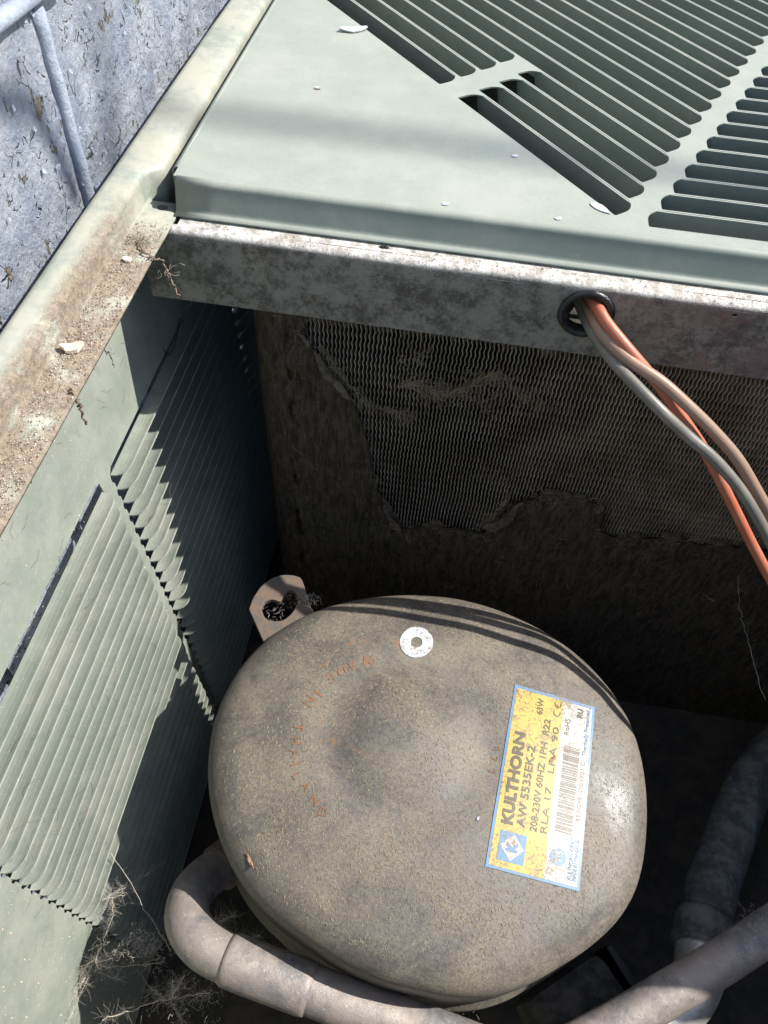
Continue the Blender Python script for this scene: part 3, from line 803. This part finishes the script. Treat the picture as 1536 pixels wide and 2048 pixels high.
mb = MB(); rows = []
ny, nz_ = 260, 150
for i in range(ny + 1):
    y = .18 + .95 * i / ny; r = []
    for j in range(nz_ + 1):
        z = .40 + .45 * j / nz_
        d = .0022 * noise.noise(Vector((y*22, z*22, 0))) + .0016 * noise.noise(Vector((y*70, z*70, 4))) + .0009 * noise.noise(Vector((y*170, z*170, 4)))
        if y < .4345: d *= .45; d += .004
        r.append((WX + d, y, z))
    rows.append(r)
mb.grid(rows); mb.build('painted_render', M_wall, wall, smooth=True)
mb = MB(); mb.box((WX - .15, -1.5, 0), (WX - .004, 4.0, 2.4)); mb.build('masonry', M_wall, wall)
# conduit down the wall and the elbow at the top left
cy_ = onx(122, 200, WX + .005).y
mb = MB(); pts = [(WX + .005 + .0006*noise.noise(Vector((0, 0, k*.8))), cy_ + .0008*noise.noise(Vector((5, 0, k*.6))), .30 + k*.012) for k in range(36)]
mb.tube(pts, .0046, 16); mb.build('conduit', M_cond, wall, smooth=True)
mb = MB(); A_ = onx(85, -25, WX + .008); B_ = onx(20, 25, WX + .008); C_ = onx(-35, 65, WX + .010); D_ = onx(-120, 120, WX + .015)
mb.tube(spline([A_ + (A_ - B_) * .8, A_, B_, C_, D_], 8), .0045, 16); mb.build('conduit', M_cond, wall, smooth=True)
# curled flakes of paint standing off the wall
mb = MB()
for _ in range(350):
    y = random.uniform(.28, .85); z = random.uniform(.55, .75); s_ = random.uniform(.0006, .0026)
    a = random.uniform(0, 2*pi); e1 = Vector((0, cos(a), sin(a))); e2 = Vector((0, -sin(a), cos(a))); p = Vector((WX + .0022 + (.0035 if y < .4345 else 0), y, z)); lift = random.uniform(.3, 1.) * s_ * .6
    v = []
    for i in range(3):
        for j in range(3):
            rnd = 1 + random.uniform(-.3, .3)
            v.append(p + e1 * (i - 1) * s_ * rnd * .6 + e2 * (j - 1) * s_ * .5 * rnd + Vector((lift * (i / 2)**2, 0, 0)))
    mb.add(v, [(0,1,4,3),(1,2,5,4),(3,4,7,6),(4,5,8,7)])
o = mb.build('paint_flakes', M_cond, wall); tag(o, 'small curled flakes of blue-grey paint', kind='stuff')

q = Mat('concrete_ground')
c = q.mix(q.ramp(q.noise(8, 6, .7), .35, .65), (.22, .21, .19), (.32, .30, .27))
gm = q.done(c, .9, bump=q.noise(90, 6), bd=.003)
mb = MB(); mb.add([(-150, -150, 0), (150, -150, 0), (150, 150, 0), (-150, 150, 0)], [(0, 1, 2, 3)])
tag(mb.build('ground', gm), 'grey concrete ground around the cabinet', kind='structure')

# ------------------------------------------------------------------ litter
def slivers(n, pick, L, wd, mat, name, label, lift=.0003):
    mb = MB()
    for _ in range(n):
        p = pick()
        if p is None: continue
        a = random.uniform(0, 2*pi); l = random.uniform(*L); k = random.uniform(-.8, .8); z0 = p.z + lift * random.uniform(.3, 1.3); pts = []
        for i in range(4):
            aa = a + k * (i / 3); p2 = p + Vector((cos(aa), sin(aa), 0)) * l * i / 3
            pts.append(p2)
        base = len(mb.v); w_ = wd * random.uniform(.6, 1.3)
        for i, p2 in enumerate(pts):
            z = surf(p2.x, p2.y) + (z0 - p.z) * .35 if name == 'grass_clippings' else p2.z + lift
            d = Vector((-sin(a + k*i/3), cos(a + k*i/3), 0)) * w_ * (1 - .6 * abs(i/3 - .4))
            mb.v += [Vector((p2.x, p2.y, z)) + d, Vector((p2.x, p2.y, z + .0002)) - d]
        for i in range(3): mb.f.append((base+2*i, base+2*i+1, base+2*i+3, base+2*i+2))
    o = mb.build(name, mat); tag(o, label, 'debris', kind='stuff'); return o
def on_shell(smax=.93):
    t = random.uniform(-pi, pi); s = sqrt(random.random()) * smax; r_ = Rs(t) * s
    x, y = CX + r_*cos(t), CY + r_*sin(t)
    return Vector((x, y, surf(x, y)))
def on_shell_patch():
    p = on_shell()
    return p if noise.noise(Vector((p.x*25, p.y*25, 0))) > random.uniform(-.6, .5) else None
slivers(20000, on_shell_patch, (.0006, .0028), .00010, M_clip, 'grass_clippings', 'pale dry grass clippings strewn over the compressor top')
slivers(900, on_shell_patch, (.0005, .0018), .00009, M_clipd, 'grass_clippings', 'dark chaff scattered over the compressor top and its label', lift=.0001)
# grit on the lip
def grit(n, pick, size, mat, label, name='grit'):
    mb = MB()
    for _ in range(n):
        p = pick(); s_ = random.uniform(*size) * random.choice((.6, .8, 1, 1.4))
        v = [Vector((random.uniform(.6, 1.2)*a, random.uniform(.6, 1.2)*b, random.uniform(.5, 1)*c_)) * s_ for a, b, c_ in ((1,0,0),(-1,0,0),(0,1,0),(0,-1,0),(0,0,1),(0,0,-.4))]
        mb.add([p + x for x in v], [(0,2,4),(2,1,4),(1,3,4),(3,0,4),(2,0,5),(1,2,5),(3,1,5),(0,3,5)])
    return tag(mb.build(name, mat), label, 'debris', kind='stuff')
def on_lip():
    while True:
        y = random.uniform(.16, .40); x = random.uniform(-.2005, -.1795)
        if noise.noise(Vector((x*60, y*30, 0))) > random.uniform(-.7, .6): return Vector((x, y, .6212))
grit(1500, on_lip, (.00018, .0005), M_gritd, 'dark soil crumbs lying along the inner lip of the rim')
grit(1500, on_lip, (.00018, .0005), M_grit, 'pale sand grains lying along the inner lip of the rim')
def on_flange(): return Vector((random.uniform(-.16, .3), random.uniform(.3995, .4085), ZT + .0004))
grit(700, on_flange, (.00015, .0004), M_grit, 'pale grains scattered on top of the galvanised beam')
def on_flange2(): return Vector((random.uniform(-.16, .3), random.uniform(.3995, .4085), ZT + .0004))
grit(300, on_flange2, (.00015, .0005), M_gritd, 'dark crumbs scattered on top of the galvanised beam')
# single chips and flakes
def chip(name, px, py, z, w_, h_, ang, mat, label, cat, group=None, curl=.3, th=.0008, surfz=False):
    c0 = onsurf(px, py) if surfz else onz(px, py, z); n = 11; mb = MB()
    lp = []
    for i in range(n):
        t = 2*pi*i/n; k = 1 + random.uniform(-.25, .25)
        x, y = cos(t)*w_*k, sin(t)*h_*k
        lp.append(Vector((x*cos(ang) - y*sin(ang), x*sin(ang) + y*cos(ang), curl * x*x / max(w_, 1e-6))))
    up_ = [c0 + p + Vector((0, 0, th)) for p in lp] + [c0 + Vector((0, 0, th))]; dn_ = [c0 + p for p in lp]
    mb.add(up_ + dn_, [(i, (i+1) % n, n) for i in range(n)] + [(i, n+1+i, n+1+(i+1) % n, (i+1) % n) for i in range(n)])
    return tag(mb.build(name, mat), label, cat, group)
chip('mortar_chip', 146, 700, .6212, .0052, .0032, .5, M_chip, 'pale tan mortar chip on the lip beside the splayed side panel', 'chip', th=.0022)
chip('mortar_chip', 255, 521, .6212, .0026, .0017, .2, M_chip, 'small tan chip on the lip just below the hanging root', 'chip', th=.0014)
chip('paint_flake', 709, 60, ZC + .0006, .0110, .0042, .35, M_flake, 'large curled white paint flake beside the first cover slot', 'paint flake', curl=.12)
chip('paint_flake', 1200, 416, ZC + .0003, .0070, .0028, -.7, M_flake, 'long white paint flake at the slot end near the cover front edge', 'paint flake', curl=.02, th=.0004)
for x, y, lb in ((1031, 312, 'tiny oval white paint flake lying just in front of the nearest diagonal slot'), (890, 408, 'tiny oval white paint flake lying near the middle of the cover front edge'), (1116, 437, 'tiny paint flake lying close to the front edge below the slot ends')):
    chip('paint_flake', x, y, ZC + .0003, .0022, .0014, .3, M_flake, lb, 'paint flake', 'oval paint flakes on the cover', curl=.02, th=.0003)
chip('seed_husk', 636, 177, ZC + .0004, .0024, .0012, .2, M_chip, 'small tan seed husk lying alone on the smooth cover', 'husk')
chip('dead_leaf', 500, 1722, .45, .0052, .0009, -.9, M_leaf, 'slim reddish leaf scrap on the left of the compressor top', 'leaf', surfz=True, th=.0006)
chip('dead_leaf', 1103, 1520, .45, .0028, .0008, .9, M_leaf, 'reddish leaf scrap lying across the label barcode', 'leaf', surfz=True, th=.0012)
chip('paint_flake', 956, 1637, .45, .0014, .0008, 1.2, M_flake, 'tiny white flake on the compressor left of the label', 'paint flake', surfz=True, th=.0006)

# roots, cobwebs and tufts
def strand(pp, r, mat, name, label, cat, jit=.0006):
    pts = spline(pp, 8); pts = [p + Vector((random.gauss(0, jit), random.gauss(0, jit), random.gauss(0, jit))) for p in pts]
    mb = MB(); mb.tube(pts, r, 5); return tag(mb.build(name, mat, None, smooth=True), label, cat)
strand([onz(277,480,.622), onz(283,500,.6225), onz(297,512,.622), onz(312,517,.6215), onz(325,525,.617), onz(338,548,.610), onz(345,570,.60), onz(358,592,.592)], .0005, M_root, 'dry_root', 'dry branched root hanging off the lip over the beam', 'root')
strand([onz(140,778,.6215), onz(150,790,.620), onz(160,815,.610), onz(172,848,.598)], .0007, M_root, 'dry_root', 'short dry root hanging from the dirty lip by the panel', 'root')
def tuft(cx, cy, z, n, L, r, spread, mat, name, label, cat, curl=1.6):
    mb = MB(); c0 = (onz if z > .5 else low)(cx, cy, z)
    for _ in range(int(n * 1.1)): hair(mb, c0 + Vector((random.gauss(0, spread*1.5) * 1.3, random.gauss(0, spread*1.3), random.gauss(0, spread))), L * random.uniform(.25, .8), r * .42, curl)
    return tag(mb.build(name, mat), label, cat, kind='stuff')
tuft(284, 480, .6225, 60, .010, .00022, .0022, M_root, 'root_tuft', 'curly brown root tuft on the lip near the screw hole', 'root', 2.2)
tuft(335, 545, .607, 10, .016, .00012, .0012, M_web, 'web_tuft', 'wispy fibres hanging in front of the left end of the beam', 'fibres')
tuft(618, 1200, .436, 90, .007, .00016, .0022, M_web, 'web_tuft', 'matted fibre clump on the right side of the lifting lug', 'fibres', 2.)
tuft(575, 1195, .430, 60, .005, .0002, .0022, M_clip, 'web_tuft', 'straw filling the upper lobe of the lug keyhole', 'fibres', 2.)
tuft(555, 1222, .428, 40, .009, .00012, .003, M_web, 'web_tuft', 'fine web strands across the lug keyhole', 'fibres', 1.2)
tuft(290, 1895, .37, 160, .012, .00016, .005, M_web, 'web_tuft', 'tan clump of web and chaff left of the copper elbow', 'fibres', 2.)
tuft(400, 1990, .36, 70, .012, .00016, .005, M_web, 'web_tuft', 'pale web clump below the copper elbow', 'fibres', 1.6)
tuft(1500, 1828, .432, 50, .006, .00010, .004, M_web, 'web_tuft', 'lint fringe on top of the diagonal tube at the right edge', 'fibres', 1.6)
def webs(lines, name, label, mat=M_web, r=.00013, fray=0):
    mb = MB()
    for (x0, y0, z0, x1, y1, z1, rr_) in lines:
        a, b = low(x0, y0, z0), low(x1, y1, z1); n = 12; pts = []
        for i in range(n + 1):
            p = a.lerp(b, i / n); j = .0005; pts.append(p + Vector((random.gauss(0, j), random.gauss(0, j), random.gauss(0, j) - .002 * sin(pi*i/n))))
        mb.tube(pts, r * (.45 + rr_ * .38), 4)
        for _ in range(fray * 4):
            hair(mb, a.lerp(b, random.random()), random.uniform(.003, .014), r * .24, .5)
    return tag(mb.build(name, mat), label, 'cobweb', kind='stuff')
webs([(222,1706,.37,340,1900,.38,2.4)], 'cobweb', 'single taut web strand from the panel louvres to the copper elbow', fray=5)
webs([(230,1915,.36,190,1925,.35,2),(185,1930,.34,110,2048,.33,1),(185,1930,.34,140,1985,.33,1),(190,1915,.35,140,1960,.33,1),(200,1925,.35,260,1880,.34,1),(190,1920,.35,290,1865,.34,1),(190,1925,.35,225,1830,.36,2.2),(225,1830,.36,224,1790,.36,1.4),
      (200,1935,.34,330,1925,.34,1),(195,1945,.34,240,1960,.33,1),(180,1950,.34,125,2060,.33,1),(170,1960,.34,120,2000,.33,1.2),(205,1800,.37,300,1745,.36,1),(205,1800,.37,290,1775,.36,1),(210,1795,.37,330,1725,.36,.8)],
     'cobweb', 'ragged fan of cobweb against the lower left panel', fray=14)
webs([(205,2040,.34,320,2000,.345,4),(320,2000,.345,420,1985,.36,3),(345,2000,.35,345,1960,.36,2),(340,2000,.35,365,2048,.34,1.5),(345,1990,.35,370,1950,.37,2),(330,1998,.35,300,1975,.34,1)],
     'cobweb', 'thick dusty web strands low beside the copper elbow', fray=18)
webs([(420,1860,.33,520,1905,.33,1),(425,1850,.33,470,1830,.33,1),(440,1890,.33,520,1870,.33,1),(430,1835,.34,480,1900,.33,1.2),(450,1880,.33,560,1915,.34,1.4),(425,1870,.33,460,1905,.33,1)],
     'cobweb', 'tangled cobweb in the gap between elbow and compressor', fray=40)
webs([(1480,1085,.45,1478,1210,.40,1),(1478,1210,.40,1500,1290,.38,1.6),(1500,1290,.38,1530,1400,.36,3),(1390,1160,.40,1428,1205,.39,1)],
     'cobweb', 'thin hanging threads in the dark space right of the coil', fray=4)
webs([(880,1035,.40,960,1090,.39,1)], 'cobweb', 'thin thread below the open fins', fray=2)
tuft(880, 2030, .35, 60, .014, .00012, .006, M_web, 'web_tuft', 'pale web wisps under the lower edge of the compressor', 'fibres', 1.3)
# dark spider-like strand below the beam on the louvres
strand([P(.405, .045, .012), P(.415, .058, .010), P(.432, .062, .008), P(.45, .052, .008)], .0004, M_dark, 'black_thread', 'black thread looped across the louvres just below the beam', 'thread', .0001)

mb = MB()
for _ in range(420):
    y = random.uniform(.06, .56); wd = random.uniform(-.02, .42)
    n0 = .0145 if any(a < y < b for a, b in COLS) and wd > W0 else .001
    p = P(y, wd, n0); d = nrm(Vector((0, random.gauss(0, 1), random.gauss(0, 1)))); pts = [p]
    for _k in range(5):
        d = nrm(d + Vector((0, random.gauss(0, .3), random.gauss(0, .3)))); pts.append(pts[-1] + d * random.uniform(.001, .004))
    mb.tube(pts, .00009, 3, cap=False)
tag(mb.build('dark_hairs', M_root), 'dark hairs and chaff caught on the louvred side panel', 'debris', kind='stuff')
def on_panel():
    while True:
        y = random.uniform(-.02, .30); wd = abs(random.gauss(.25, .17))
        if noise.noise(Vector((y*30, wd*30, 2))) > random.uniform(-.6, .4) and not any(a < y < b and wd > W0 - .004 for a, b in COLS) : return P(y, wd, .0003)
grit(900, on_panel, (.00020, .00055), M_grit, 'pale specks spattered over the flat part of the side panel')
cp = onz(500, 238, ZC) + SUN * 3.6  # unseen cable, added for the soft shadow band across the cover
mb = MB(); mb.tube([cp + Vector((x, 0, .02 * sin(x))) for x in (-4, -3, -2, -1, 0, 1, 2, 3, 4)], .0100, 10)
tag(mb.build('added_shadow_cable', M_dark, None, smooth=True), 'thin black unseen cable added high above the cabinet to shade its cover', 'cable')

lp = [onx(x, y, WX + .003) + SUN * .95 for x, y in ((-260, 150), (-120, 185), (0, 203), (50, 214), (82, 255), (112, 312), (140, 368), (150, 395))]  # out-of-view cable end, added to throw the curved shadow on the wall
mb = MB(); mb.tube(spline(lp, 8), .0062, 10)
tag(mb.build('wall_shadow_caster', M_dark, None, smooth=True), 'curved black unseen cable added to cast a curved shadow on the wall', 'cable')
